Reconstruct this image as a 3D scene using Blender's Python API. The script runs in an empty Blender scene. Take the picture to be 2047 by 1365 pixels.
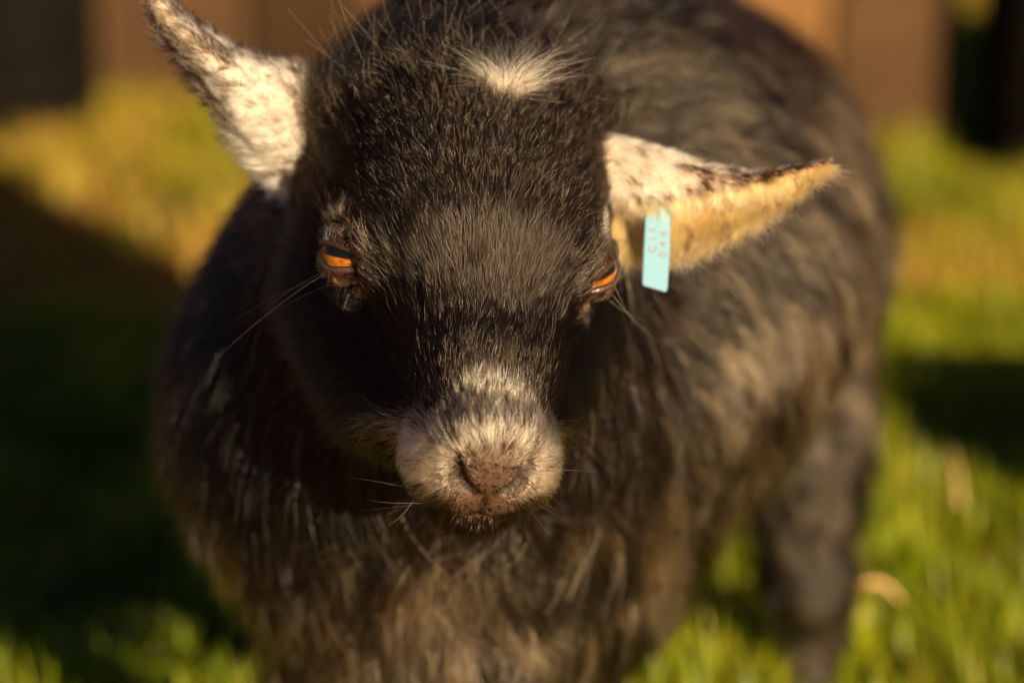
import bpy, math, random
import numpy as np
from mathutils import Vector, Matrix, kdtree

random.seed(7)
RNG = np.random.default_rng(7)
scene = bpy.context.scene
COL = scene.collection

# ------------------------------------------------------------------ camera
CAM = np.array([0.0, 0.0, 0.69])
PITCH = math.radians(-15.0)
cam_d = bpy.data.cameras.new('camera')
cam_d.lens = 100.0
cam_d.sensor_width = 36.0
cam_d.clip_start = 0.05
cam_d.clip_end = 500.0
cam_d.dof.use_dof = True
cam_d.dof.focus_distance = 1.105
cam_d.dof.aperture_fstop = 4.0
cam = bpy.data.objects.new('camera', cam_d)
cam.location = CAM
cam.rotation_euler = (math.radians(90) + PITCH, 0, 0)
COL.objects.link(cam)
scene.camera = cam

# ------------------------------------------------------------------ light
SUN_AZ = math.radians(27.0)      # to the right of the camera's back
SUN_EL = math.radians(12.0)
world = bpy.data.worlds.new('World')
scene.world = world
world.use_nodes = True
wn = world.node_tree.nodes
wl = world.node_tree.links
bg = wn['Background']
sky = wn.new('ShaderNodeTexSky')
sky.sky_type = 'NISHITA'
sky.sun_disc = False
sky.sun_elevation = SUN_EL
sky.dust_density = 0.3
sky.ozone_density = 7.0
# the sun stands towards (+sin az, -cos az); the sky's rotation is measured from +Y
sky.sun_rotation = math.pi - SUN_AZ
wl.new(sky.outputs[0], bg.inputs[0])
bg.inputs[1].default_value = 0.017
sun_d = bpy.data.lights.new('sun', 'SUN')
sun_d.energy = 5.0
sun_d.angle = math.radians(0.53)
sun_d.color = (1.0, 0.735, 0.42)
sun = bpy.data.objects.new('sun', sun_d)
SUN_DIR = np.array([math.sin(SUN_AZ) * math.cos(SUN_EL), -math.cos(SUN_AZ) * math.cos(SUN_EL), math.sin(SUN_EL)])
sun.rotation_euler = Vector(SUN_DIR).to_track_quat('Z', 'Y').to_euler()
COL.objects.link(sun)
scene.view_settings.view_transform = 'Standard'
scene.view_settings.look = 'None'
scene.view_settings.exposure = 1.55
scene.view_settings.gamma = 1.0
scene.cycles.use_denoising = True
scene.cycles.filter_width = 1.1
scene.cycles.max_bounces = 8
scene.cycles.transparent_max_bounces = 8
scene.cycles_curves.shape = 'RIBBONS'
scene.cycles_curves.subdivisions = 2

# ------------------------------------------------------------------ small maths
R_ = np.array([1.0, 0, 0])
F_ = np.array([0, math.cos(PITCH), math.sin(PITCH)])     # view direction
U_ = np.array([0, -math.sin(PITCH), math.cos(PITCH)])    # camera up
B_ = -F_
PXW = 0.36 / 2047.0


def P(px, py, d):
    """a point in the world from photograph direction (px, py) and its distance d in metres"""
    return CAM + d * (F_ + R_ * (px - 1023.5) * PXW + U_ * (682.5 - py) * PXW)


def nrm(v):
    v = np.asarray(v, dtype=np.float64)
    return v / np.maximum(np.linalg.norm(v, axis=-1, keepdims=True), 1e-9)


def sstep(a, b, x):
    t = np.clip((x - a) / (b - a), 0, 1)
    return t * t * (3 - 2 * t)


def vnoise(p, scale, seed=0):
    """value noise, 0..1, vectorised"""
    q = np.asarray(p) * scale + 100.0 + seed * 17.31
    i = np.floor(q).astype(np.int64)
    f = q - i
    f = f * f * (3 - 2 * f)

    def h(ix, iy, iz):
        n = (ix * 73856093) ^ (iy * 19349663) ^ (iz * 83492791) ^ (seed * 2654435)
        n = (n ^ (n >> 13)) * 1274126177
        n = n ^ (n >> 16)
        return (n & 0xFFFF) / 65535.0
    r = 0
    for dx in (0, 1):
        for dy in (0, 1):
            for dz in (0, 1):
                w = (f[:, 0] if dx else 1 - f[:, 0]) * (f[:, 1] if dy else 1 - f[:, 1]) * (f[:, 2] if dz else 1 - f[:, 2])
                r = r + w * h(i[:, 0] + dx, i[:, 1] + dy, i[:, 2] + dz)
    return r


# ------------------------------------------------------------------ materials
def mat(name, color, rough=0.6, spec=0.5, noise=None, bump=0.0, coat=0.0):
    m = bpy.data.materials.new(name)
    m.use_nodes = True
    n, l = m.node_tree.nodes, m.node_tree.links
    b = n['Principled BSDF']
    b.inputs['Base Color'].default_value = (*color, 1)
    b.inputs['Roughness'].default_value = rough
    b.inputs['Specular IOR Level'].default_value = spec
    b.inputs['Coat Weight'].default_value = coat
    if noise:
        color2, sc = noise
        tc = n.new('ShaderNodeTexCoord')
        tx = n.new('ShaderNodeTexNoise')
        tx.inputs['Scale'].default_value = sc
        tx.inputs['Detail'].default_value = 6
        mp = n.new('ShaderNodeMapRange')
        mp.inputs[1].default_value = 0.35
        mp.inputs[2].default_value = 0.65
        mx = n.new('ShaderNodeMix')
        mx.data_type = 'RGBA'
        mx.inputs[6].default_value = (*color, 1)
        mx.inputs[7].default_value = (*color2, 1)
        l.new(tc.outputs['Object'], tx.inputs['Vector'])
        l.new(tx.outputs[0], mp.inputs[0])
        l.new(mp.outputs[0], mx.inputs[0])
        l.new(mx.outputs[2], b.inputs['Base Color'])
        if bump:
            bp = n.new('ShaderNodeBump')
            bp.inputs['Strength'].default_value = bump
            bp.inputs['Distance'].default_value = 0.002
            l.new(tx.outputs[0], bp.inputs['Height'])
            l.new(bp.outputs[0], b.inputs['Normal'])
    return m


def attr_mat(name, attr, rough=0.5, trans=0.0):
    m = bpy.data.materials.new(name)
    m.use_nodes = True
    n, l = m.node_tree.nodes, m.node_tree.links
    b = n['Principled BSDF']
    a = n.new('ShaderNodeAttribute')
    a.attribute_name = attr
    l.new(a.outputs['Color'], b.inputs['Base Color'])
    b.inputs['Roughness'].default_value = rough
    if trans:
        t = n.new('ShaderNodeBsdfTranslucent')
        l.new(a.outputs['Color'], t.inputs['Color'])
        mx = n.new('ShaderNodeMixShader')
        mx.inputs[0].default_value = trans
        l.new(b.outputs[0], mx.inputs[1])
        l.new(t.outputs[0], mx.inputs[2])
        l.new(mx.outputs[0], n['Material Output'].inputs['Surface'])
    return m


def hair_mat(name, rough=0.28, radial=0.35, coat=0.0, ior=1.55):
    m = bpy.data.materials.new(name)
    m.use_nodes = True
    n, l = m.node_tree.nodes, m.node_tree.links
    n.remove(n['Principled BSDF'])
    h = n.new('ShaderNodeBsdfHairPrincipled')
    h.model = 'CHIANG'
    h.parametrization = 'COLOR'
    a = n.new('ShaderNodeAttribute')
    a.attribute_name = 'col'
    l.new(a.outputs['Color'], h.inputs['Color'])
    h.inputs['Roughness'].default_value = rough
    h.inputs['Radial Roughness'].default_value = radial
    h.inputs['Random Roughness'].default_value = 0.3
    h.inputs['Coat'].default_value = coat
    h.inputs['IOR'].default_value = ior
    l.new(h.outputs[0], n['Material Output'].inputs['Surface'])
    return m


# ------------------------------------------------------------------ mesh helpers
def new_mesh(name, verts, faces, material=None, smooth=True, parent=None):
    me = bpy.data.meshes.new(name)
    verts = np.asarray(verts, dtype=np.float32)
    if isinstance(faces, np.ndarray):
        k = faces.shape[1]
        me.vertices.add(len(verts))
        me.vertices.foreach_set('co', verts.ravel())
        me.loops.add(faces.size)
        me.loops.foreach_set('vertex_index', faces.astype(np.int32).ravel())
        me.polygons.add(len(faces))
        me.polygons.foreach_set('loop_start', np.arange(0, faces.size, k, dtype=np.int32))
        me.update(calc_edges=True)
        me.validate()
    else:
        me.from_pydata([tuple(map(float, v)) for v in verts], [], faces)
        me.update()
    if smooth:
        me.polygons.foreach_set('use_smooth', np.ones(len(me.polygons), dtype=bool))
    o = bpy.data.objects.new(name, me)
    COL.objects.link(o)
    if material:
        me.materials.append(material)
    if parent:
        set_parent(o, parent)
    return o


def set_parent(o, p):
    o.parent = p
    o.matrix_parent_inverse = Matrix.Translation(-Vector(p.location))


def tag(o, label, cat, group=None):
    o['label'] = label
    o['category'] = cat
    if group:
        o['group'] = group
    return o


# =================================================================== GROUND
# one sheet to the horizon, a little uneven close by
def ground_z(x, y):
    p = np.stack([x, y, np.zeros_like(x)], -1)
    near = sstep(40, 6, y) * sstep(40, 6, np.abs(x))
    return near * ((vnoise(p, 1.7, 3) - 0.5) * 0.04 + (vnoise(p, 6.0, 4) - 0.5) * 0.015)


def grass_cover(x, y):
    """how thick the grass stands: bare soil strips lie across the paddock"""
    p = np.stack([x, y, np.zeros_like(x)], -1)
    n = vnoise(p, 1.9, 11) * 0.6 + vnoise(p, 5.5, 12) * 0.4
    near = sstep(2.56, 2.36, y + (n - 0.5) * 0.35)
    far = sstep(2.85, 3.15, y + (n - 0.5) * 0.6) * sstep(5.2, 3.9, y + (n - 0.5) * 0.5)
    return np.clip(near + 0.75 * far * sstep(0.25, 0.6, n) + 0.22, 0, 1)


gx = np.concatenate([-np.geomspace(200, 2.2, 22), np.linspace(-2, 2, 81), np.geomspace(2.2, 200, 22)])
gy = np.concatenate([-np.geomspace(200, 1, 18), np.linspace(-0.8, 6, 137), np.geomspace(6.2, 320, 30)])
GX, GY = np.meshgrid(gx, gy, indexing='ij')
gv = np.stack([GX.ravel(), GY.ravel(), ground_z(GX.ravel(), GY.ravel())], -1)
ny = len(gy)
ii, jj = np.meshgrid(np.arange(len(gx) - 1), np.arange(ny - 1), indexing='ij')
a = (ii * ny + jj).ravel()
gf = np.stack([a, a + ny, a + ny + 1, a + 1], -1)
m_ground = mat('soil', (0.44, 0.235, 0.06), 0.95, 0.1, ((0.24, 0.12, 0.04), 9.0), 0.6)
ground = new_mesh('ground', gv, gf, m_ground)
ground['kind'] = 'structure'


def blades(n, xr, yr, hmin, hmax, wid):
    x = RNG.uniform(*xr, n * 3)
    y = yr[0] + (yr[1] - yr[0]) * RNG.uniform(0, 1, n * 3) ** 1.2
    keep = (RNG.uniform(0, 1, n * 3) < grass_cover(x, y)) & (np.abs(x) < 0.22 * y + 0.25)
    x, y = x[keep][:n], y[keep][:n]
    n = len(x)
    z = ground_z(x, y)
    p = np.stack([x, y, z], -1)
    tuft = vnoise(p, 14.0, 21)
    h = RNG.uniform(hmin, hmax, n) * (0.55 + 0.9 * tuft) * (0.45 + 0.55 * grass_cover(x, y))
    az = RNG.uniform(0, 2 * math.pi, n)
    lean = RNG.uniform(0.1, 0.75, n)
    side = np.stack([np.cos(az), np.sin(az), np.zeros(n)], -1)
    fw = np.stack([-np.sin(az), np.cos(az), np.zeros(n)], -1)
    w = RNG.uniform(0.6, 1.3, n)[:, None] * wid
    up = np.array([0, 0, 1.0])
    hh = h[:, None]
    mid = p + up * hh * 0.6 + fw * hh * lean[:, None] * 0.3
    tip = p + up * hh * (1 - 0.25 * lean[:, None]) + fw * hh * lean[:, None]
    v = np.stack([p - side * w, p + side * w, mid - side * w * 0.75, mid + side * w * 0.75, tip], 1)
    f0 = np.arange(n)[:, None] * 5
    f = np.concatenate([f0 + [0, 1, 3], f0 + [0, 3, 2], f0 + [2, 3, 4]])
    g = np.clip(vnoise(p, 3.0, 22) * 0.7 + RNG.uniform(-0.2, 0.5, n), 0, 1)[:, None]
    dry = (RNG.uniform(0, 1, n) < 0.03 + 0.90 * (1 - grass_cover(x, y)) + 0.05 * sstep(2.4, 3.2, y))[:, None]
    c = np.array([0.15, 0.24, 0.007]) * (1 - g) + np.array([0.46, 0.45, 0.012]) * g
    c = np.where(dry, np.array([0.52, 0.33, 0.07]), c)
    return v.reshape(-1, 3), f, np.repeat(c, 5, 0)


bv, bf, bc = blades(210000, (-1.3, 1.3), (1.1, 5.2), 0.03, 0.085, 0.0022)
m_grass = attr_mat('grass_blade', 'col', 0.45, 0.45)
grass = new_mesh('grass', bv, bf, m_grass, smooth=False)
ca = grass.data.attributes.new('col', 'FLOAT_COLOR', 'POINT')
ca.data.foreach_set('color', np.concatenate([bc, np.ones((len(bc), 1))], 1).astype(np.float32).ravel())
grass['kind'] = 'stuff'
grass['label'] = 'short green paddock grass thinning to bare orange soil'

# =================================================================== BACKGROUND FENCE
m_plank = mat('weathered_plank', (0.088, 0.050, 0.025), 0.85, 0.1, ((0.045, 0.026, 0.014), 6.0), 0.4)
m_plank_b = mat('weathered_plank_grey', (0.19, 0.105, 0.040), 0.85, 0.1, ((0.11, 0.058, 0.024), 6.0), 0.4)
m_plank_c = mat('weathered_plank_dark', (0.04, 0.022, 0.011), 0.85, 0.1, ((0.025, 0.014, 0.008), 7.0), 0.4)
m_post = mat('tarred_timber', (0.0035, 0.003, 0.003), 0.9, 0.02, ((0.006, 0.005, 0.004), 12.0), 0.4)


def bevel_box(name, size, material, bev=0.006):
    import bmesh
    bm = bmesh.new()
    bmesh.ops.create_cube(bm, size=1.0)
    for v in bm.verts:
        v.co.x *= size[0]
        v.co.y *= size[1]
        v.co.z = (v.co.z + 0.5) * size[2]
    bmesh.ops.bevel(bm, geom=list(bm.edges), offset=bev, segments=1, affect='EDGES')
    me = bpy.data.meshes.new(name)
    bm.to_mesh(me)
    bm.free()
    me.materials.append(material)
    return me


fence = bpy.data.objects.new('plank_fence', None)
fence.location = (0.0, 3.58, 0.0)
COL.objects.link(fence)
tag(fence, 'weathered brown upright plank fence at the back of the paddock', 'fence')
plank_me = [bevel_box('plank', (0.15, 0.025, 1.1), m) for m in (m_plank, m_plank_b, m_plank_c)]
A0, A1 = np.array([-1.6, 4.30]), np.array([1.4, 2.95])
fdir = (A1 - A0) / np.linalg.norm(A1 - A0)
ang = math.atan2(fdir[1], fdir[0])
k = 0
s = 0.0
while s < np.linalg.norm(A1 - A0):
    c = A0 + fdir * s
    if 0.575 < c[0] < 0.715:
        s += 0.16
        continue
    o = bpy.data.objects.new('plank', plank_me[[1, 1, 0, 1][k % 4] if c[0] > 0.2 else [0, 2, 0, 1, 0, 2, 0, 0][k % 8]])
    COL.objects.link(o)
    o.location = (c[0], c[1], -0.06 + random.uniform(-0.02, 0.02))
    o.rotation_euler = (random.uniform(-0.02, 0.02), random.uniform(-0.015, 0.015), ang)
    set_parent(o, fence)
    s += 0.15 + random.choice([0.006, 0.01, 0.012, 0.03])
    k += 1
rail_me = bevel_box('rail', (float(np.linalg.norm(A1 - A0)), 0.04, 0.09), m_plank_c)
for z in (0.35, 0.85):
    o = bpy.data.objects.new('rail', rail_me)
    COL.objects.link(o)
    c = (A0 + A1) / 2 + np.array([-fdir[1], fdir[0]]) * 0.036
    o.location = (c[0], c[1], z)
    o.rotation_euler = (0, 0, ang)
    set_parent(o, fence)


def post(label, loc, rad, h):  # a post stands in for each dark indistinct shape at the back
    n, v, f = 14, [], []
    rows = [(0, 1.04), (0.3, 1.0), (0.7, 0.97), (0.985, 0.95), (1.0, 0.88)]
    for (t, r) in rows:
        for q in range(n):
            aa = 2 * math.pi * q / n
            rr = rad * r * (1 + 0.05 * math.sin(3 * aa + 2 * t))
            v.append((loc[0] + rr * math.cos(aa), loc[1] + rr * math.sin(aa), loc[2] + t * h))
    for k_ in range(len(rows) - 1):
        for q in range(n):
            f.append((k_ * n + q, k_ * n + (q + 1) % n, (k_ + 1) * n + (q + 1) % n, (k_ + 1) * n + q))
    f.append(tuple(range((len(rows) - 1) * n, len(rows) * n)))
    o = new_mesh('dark_shape_post', v, f, m_post)
    return tag(o, label, 'post')


p = P(2040, 385, 3.22)
post('dark indistinct shape built as a thick black tarred post in front of the fence, near the rump side', (0.645, 3.28, -0.03), 0.10, 1.2)
p = P(60, 240, 3.75)
post('dark indistinct shape built as a black tarred post at the darker-planked end of the fence, behind the raised ear', (p[0] - 0.03, p[1], -0.03), 0.12, 1.2)

# =================================================================== GOAT: frames
ORIGIN = P(941, 515, 1.150)          # between the eyes, inside the skull
TH, YAW, ROLL = math.radians(35), math.radians(13), math.radians(10.6)
u0 = U_ * math.cos(TH) + B_ * math.sin(TH)
f0 = B_ * math.cos(TH) - U_ * math.sin(TH)
s0 = R_.copy()
# turn about the head's own upright axis, nose towards the picture's right
f1 = f0 * math.cos(YAW) + s0 * math.sin(YAW)
s1 = s0 * math.cos(YAW) - f0 * math.sin(YAW)


def rot_view(v, ang_):
    # clockwise as the camera sees it
    r, u, b = v @ R_, v @ U_, v @ B_
    c, s = math.cos(ang_), math.sin(ang_)
    return R_ * (r * c + u * s) + U_ * (u * c - r * s) + B_ * b


HS, HF, HU = rot_view(s1, ROLL), rot_view(f1, ROLL), rot_view(u0, ROLL)
HM = np.stack([HS, HF, HU], 0)       # rows: lateral, forward, up


def to_head(p):
    return (p - ORIGIN) @ HM.T


def from_head(q):
    return np.asarray(q, dtype=np.float64) @ HM + ORIGIN


# =================================================================== GOAT: implicit body
def capsule(p, a, b, ra, rb):
    ab = b - a
    t = np.clip(((p - a) @ ab) / (ab @ ab), 0, 1)
    return np.linalg.norm(p - a - t[:, None] * ab, axis=1) - (ra + (rb - ra) * t)


def ellipsoid(p, c, r):
    q = (p - c) / r
    k0 = np.linalg.norm(q, axis=1)
    k1 = np.linalg.norm(q / r, axis=1)
    return np.where(k1 > 1e-6, k0 * (k0 - 1) / np.maximum(k1, 1e-6), -np.min(r))


def smin(a, b, k):
    h = np.clip(0.5 + 0.5 * (b - a) / k, 0, 1)
    return b * (1 - h) + a * h - k * h * (1 - h)


def smax(a, b, k):
    return -smin(-a, -b, k)


V = lambda *a_: np.array(a_, dtype=np.float64)
mm = lambda *a_: np.array(a_, dtype=np.float64) * 0.001
EYE_R = 0.0140
EYES = {-1: mm(-46.0, 0, -1.0), 1: mm(46.0, 0, -1.0)}


def sdf_skull(q):
    d = ellipsoid(q, mm(0, -32, 4), mm(54, 50, 44))
    d = smin(d, ellipsoid(q, mm(0, -10, 15), mm(44, 44, 26)), 0.022)
    d = smin(d, ellipsoid(q, mm(0, -52, 19), mm(45, 29, 36)), 0.02)
    d = smin(d, capsule(q, mm(0, 14, -8), mm(0, 82, -30), 0.037, 0.0235), 0.022)
    for s in (-1, 1):
        d = smin(d, capsule(q, mm(s * 36, -16, 6), mm(s * 40, 6, 6), 0.017, 0.013), 0.014)
        d = smin(d, capsule(q, mm(s * 27, -34, -46), mm(s * 13, 66, -48), 0.026, 0.015), 0.02)
        d = smin(d, capsule(q, mm(s * 31, -8, -30), mm(s * 20, 44, -42), 0.0225, 0.0155), 0.018)
        d = smin(d, capsule(q, mm(s * 35, -34, -46), mm(s * 24, 18, -58), 0.029, 0.021), 0.02)
        d = smin(d, ellipsoid(q, mm(s * 12.5, 86, -36), mm(17.5, 19, 18)), 0.008)
    d = smin(d, capsule(q, mm(0, 62, -16), mm(0, 90, -24), 0.020, 0.0145), 0.010)
    d = smin(d, ellipsoid(q, mm(0, 94, -22), mm(17, 14, 13)), 0.008)
    d = smin(d, ellipsoid(q, mm(0, 93, -42), mm(17, 9, 13)), 0.007)
    d = smin(d, ellipsoid(q, mm(0, 76.5, -60), mm(18, 18, 13)), 0.005)
    # eye sockets
    for s in (-1, 1):
        d = smax(d, -(np.linalg.norm(q - EYES[s] - mm(s * 7, 4, 2), axis=1) - 0.0125), 0.004)
    return d


def on_front(x_, z_, base_fn):
    y_ = np.linspace(0.14, 0.05, 400)
    v_ = base_fn(np.stack([np.full(400, x_), y_, np.full(400, z_)], -1))
    return np.array([x_, y_[np.argmax(v_ < 0)], z_])


# nostrils, the groove of the upper lip and the mouth line, laid on the muzzle's surface
GROOVES = []


def groove(pts, radii, sink=0.0):
    w = [on_front(x_ * 0.001, z_ * 0.001, sdf_skull) - np.array([0, sink, 0]) for x_, z_ in pts]
    for (a_, ra), (b_, rb) in zip(zip(w, radii), zip(w[1:], radii[1:])):
        GROOVES.append((a_, b_, ra, rb))


for s in (-1, 1):
    groove([(s * 13.5, -20), (s * 14.0, -25), (s * 11.5, -30.5), (s * 7.5, -34.5), (s * 3.0, -37)], [0.0016, 0.0030, 0.0029, 0.0023, 0.0012])
    groove([(s * 0.01, -54.5), (s * 7, -55), (s * 13, -53.5), (s * 18, -50.5)], [0.0013, 0.0014, 0.0015, 0.0015])
groove([(0, -38.5), (0, -45), (0, -54)], [0.0011, 0.0012, 0.0012])


def sdf_head(q):
    d = sdf_skull(q)
    near = (q[:, 1] > 0.06) & (np.abs(d) < 0.02)
    if near.any():
        dd = d[near]
        qq = q[near]
        for a_, b_, ra, rb in GROOVES:
            dd = smax(dd, -capsule(qq, a_, b_, ra, rb), 0.0018)
        d = d.copy()
        d[near] = dd
    return d


# body landmarks
CHEST = P(850, 840, 1.34)
LOWCH = P(880, 1190, 1.35)
WITH = P(1060, 270, 1.40)
RUMP = P(1330, 400, 1.74)
BARR = P(1120, 520, 1.44)
AXIS = nrm(RUMP - BARR)
AXIS_H = nrm(AXIS * np.array([1, 1, 0]))
SIDE = np.array([AXIS_H[1], -AXIS_H[0], 0])      # towards the picture's right
LEGS = []
_fl = P(1120, 1300, 1.40); _fr = P(660, 1300, 1.36)
_hl = P(1615, 1150, 1.70)
_hr = _hl - SIDE * 0.19
for (top, knee_f, hind) in ((_fl, 0.02, False), (_fr, 0.02, False), (_hl, -0.03, True), (_hr, -0.03, True)):
    LEGS.append((top, hind))


def sdf_body(p):
    nb = from_head(mm(0, -62, -6))
    nb2 = from_head(mm(0, -45, -34))
    d = capsule(p, nb, P(900, 560, 1.33), 0.060, 0.094)
    d = smin(d, capsule(p, nb2, CHEST, 0.055, 0.108), 0.04)
    d = smin(d, capsule(p, CHEST, LOWCH, 0.108, 0.072), 0.04)
    d = smin(d, capsule(p, WITH, BARR, 0.085, 0.135), 0.04)
    d = smin(d, capsule(p, BARR, RUMP, 0.138, 0.123), 0.04)
    d = smin(d, capsule(p, P(1240, 640, 1.42), P(1130, 1090, 1.40), 0.085, 0.06), 0.03)
    d = smin(d, capsule(p, P(1490, 570, 1.72), P(1570, 900, 1.71), 0.078, 0.044), 0.05)
    d = smin(d, capsule(p, P(1490, 570, 1.72) - SIDE * 0.14, P(1570, 900, 1.71) - SIDE * 0.18, 0.078, 0.044), 0.05)
    for top, hind in LEGS:
        z = top[2]
        if hind:
            pts = [(top, 0.026), (np.array([*(top[:2] + AXIS_H[:2] * 0.025), z * 0.62]), 0.019),
                   (np.array([*(top[:2] + AXIS_H[:2] * 0.015), z * 0.3]), 0.014), (np.array([*(top[:2]), 0.03]), 0.015)]
            d = smin(d, capsule(p, top + V(-0.006, -0.01, 0.10), top, 0.036, 0.024), 0.03)
        else:
            pts = [(top, 0.030), (np.array([*(top[:2] - AXIS_H[:2] * 0.01), z * 0.55]), 0.018),
                   (np.array([*(top[:2] - AXIS_H[:2] * 0.005), z * 0.3]), 0.015), (np.array([*(top[:2]), 0.03]), 0.016)]
        for (a_, ra), (b_, rb) in zip(pts, pts[1:]):
            d = smin(d, capsule(p, a_, b_, ra, rb), 0.015)
    # short upright tail
    d = smin(d, capsule(p, RUMP + AXIS_H * 0.11 + V(0, 0, 0.07), RUMP + AXIS_H * 0.15 + V(0, 0, 0.14), 0.02, 0.012), 0.02)
    return d


def sdf(p):
    d = sdf_body(p)
    q = to_head(p)
    near = np.linalg.norm(q, axis=1) < 0.26
    if near.any():
        d[near] = smin(d[near], sdf_head(q[near]), 0.012)
    return d


def axis_coords(lo, hi, flo, fhi, fine, coarse):
    a1 = np.arange(flo, fhi, fine)
    left = flo - np.cumsum(np.minimum(fine * 1.25 ** np.arange(1, 400), coarse))
    right = a1[-1] + np.cumsum(np.minimum(fine * 1.25 ** np.arange(1, 400), coarse))
    return np.concatenate([left[left > lo][::-1], a1, right[right < hi]])


def surface_nets(fn, xs, ys, zs, bs=8):
    nx, ny_, nz = len(xs), len(ys), len(zs)
    D = np.ones((nx, ny_, nz), dtype=np.float32)
    blocks = []
    for i in range(0, nx, bs):
        for j in range(0, ny_, bs):
            for k_ in range(0, nz, bs):
                blocks.append((i, min(i + bs, nx), j, min(j + bs, ny_), k_, min(k_ + bs, nz)))
    blocks = np.array(blocks)
    lo = np.stack([xs[blocks[:, 0]], ys[blocks[:, 2]], zs[blocks[:, 4]]], -1)
    hi = np.stack([xs[blocks[:, 1] - 1], ys[blocks[:, 3] - 1], zs[blocks[:, 5] - 1]], -1)
    cen = (lo + hi) / 2
    rad = np.linalg.norm(hi - lo, axis=1) / 2
    dc = fn(cen)
    for b, c_, r_ in zip(blocks, dc, rad):
        if abs(c_) > 1.6 * r_ + 0.02:
            D[b[0]:b[1], b[2]:b[3], b[4]:b[5]] = c_
    act = blocks[np.abs(dc) <= 1.6 * rad + 0.02]
    for s_ in range(0, len(act), 400):
        part = act[s_:s_ + 400]
        pts = [np.stack(np.meshgrid(xs[b[0]:b[1]], ys[b[2]:b[3]], zs[b[4]:b[5]], indexing='ij'), -1).reshape(-1, 3) for b in part]
        val = fn(np.concatenate(pts))
        o_ = 0
        for b, q in zip(part, pts):
            D[b[0]:b[1], b[2]:b[3], b[4]:b[5]] = val[o_:o_ + len(q)].reshape(b[1] - b[0], b[3] - b[2], b[5] - b[4])
            o_ += len(q)
    S = D < 0
    cnt = np.zeros((nx - 1, ny_ - 1, nz - 1), dtype=np.int8)
    for dx in (0, 1):
        for dy in (0, 1):
            for dz in (0, 1):
                cnt += S[dx:nx - 1 + dx, dy:ny_ - 1 + dy, dz:nz - 1 + dz]
    ci, cj, ck = np.nonzero((cnt > 0) & (cnt < 8))
    idx = -np.ones(cnt.shape, dtype=np.int64)
    idx[ci, cj, ck] = np.arange(len(ci))
    acc = np.zeros((len(ci), 3))
    num = np.zeros(len(ci))
    corners = [(0, 0, 0), (1, 0, 0), (0, 1, 0), (1, 1, 0), (0, 0, 1), (1, 0, 1), (0, 1, 1), (1, 1, 1)]
    for a_ in range(8):
        for ax in range(3):
            if corners[a_][ax]:
                continue
            ca_ = corners[a_]
            cb_ = list(ca_)
            cb_[ax] = 1
            da = D[ci + ca_[0], cj + ca_[1], ck + ca_[2]]
            db = D[ci + cb_[0], cj + cb_[1], ck + cb_[2]]
            m_ = (da < 0) != (db < 0)
            t = np.where(m_, da / np.where(m_, da - db, 1), 0)
            pa = np.stack([xs[ci + ca_[0]], ys[cj + ca_[1]], zs[ck + ca_[2]]], -1)
            pb = np.stack([xs[ci + cb_[0]], ys[cj + cb_[1]], zs[ck + cb_[2]]], -1)
            acc += np.where(m_[:, None], pa + (pb - pa) * t[:, None], 0)
            num += m_
    verts = acc / num[:, None]
    quads = []
    for ax in range(3):
        o1, o2 = (ax + 1) % 3, (ax + 2) % 3
        sl0 = [slice(None)] * 3
        sl1 = [slice(None)] * 3
        sl0[ax] = slice(0, -1)
        sl1[ax] = slice(1, None)
        A, B2 = S[tuple(sl0)], S[tuple(sl1)]
        e = np.array(np.nonzero(A != B2)).T
        ok = (e[:, o1] > 0) & (e[:, o2] > 0) & (e[:, o1] < cnt.shape[o1]) & (e[:, o2] < cnt.shape[o2])
        e = e[ok]
        inside_first = A[e[:, 0], e[:, 1], e[:, 2]]

        def cell(d1, d2):
            c_ = e.copy()
            c_[:, o1] -= d1
            c_[:, o2] -= d2
            return idx[c_[:, 0], c_[:, 1], c_[:, 2]]
        q = np.stack([cell(1, 1), cell(0, 1), cell(0, 0), cell(1, 0)], -1)
        q = np.where(inside_first[:, None], q, q[:, ::-1])
        quads.append(q)
    quads = np.concatenate(quads)
    quads = quads[(quads >= 0).all(1)]
    return verts, quads


xs = axis_coords(-0.30, 0.46, ORIGIN[0] - 0.075, ORIGIN[0] + 0.075, 0.0018, 0.0075)
ys = axis_coords(0.86, 2.05, ORIGIN[1] - 0.13, ORIGIN[1] + 0.06, 0.0018, 0.0075)
zs = axis_coords(0.005, 0.72, ORIGIN[2] - 0.125, ORIGIN[2] + 0.075, 0.0018, 0.0075)
gv_, gq_ = surface_nets(sdf, xs, ys, zs)


def tri_n(v, f):
    n = np.cross(v[f[:, 2]] - v[f[:, 0]], v[f[:, 3]] - v[f[:, 1]])
    return n


def vert_normals(v, f):
    n = tri_n(v, f)
    out = np.zeros_like(v)
    for k_ in range(4):
        np.add.at(out, f[:, k_], n)
    return nrm(out)


# ------------------------------------------------------------------ eyelids and eyes
def eye_frame(s):
    g = nrm(np.array([s * 0.80, 0.52, 0.26])) if s < 0 else nrm(np.array([0.75, 0.56, 0.28]))
    # long axis of the opening: from the back corner down to the front corner
    a_ = HM @ (R_ * -s - U_ * (0.12 if s < 0 else 0.18))
    a_ = nrm(a_ - g * (a_ @ g))
    b_ = np.cross(g, a_)
    if b_[2] < 0:
        b_ = -b_
    return g, a_, b_


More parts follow.
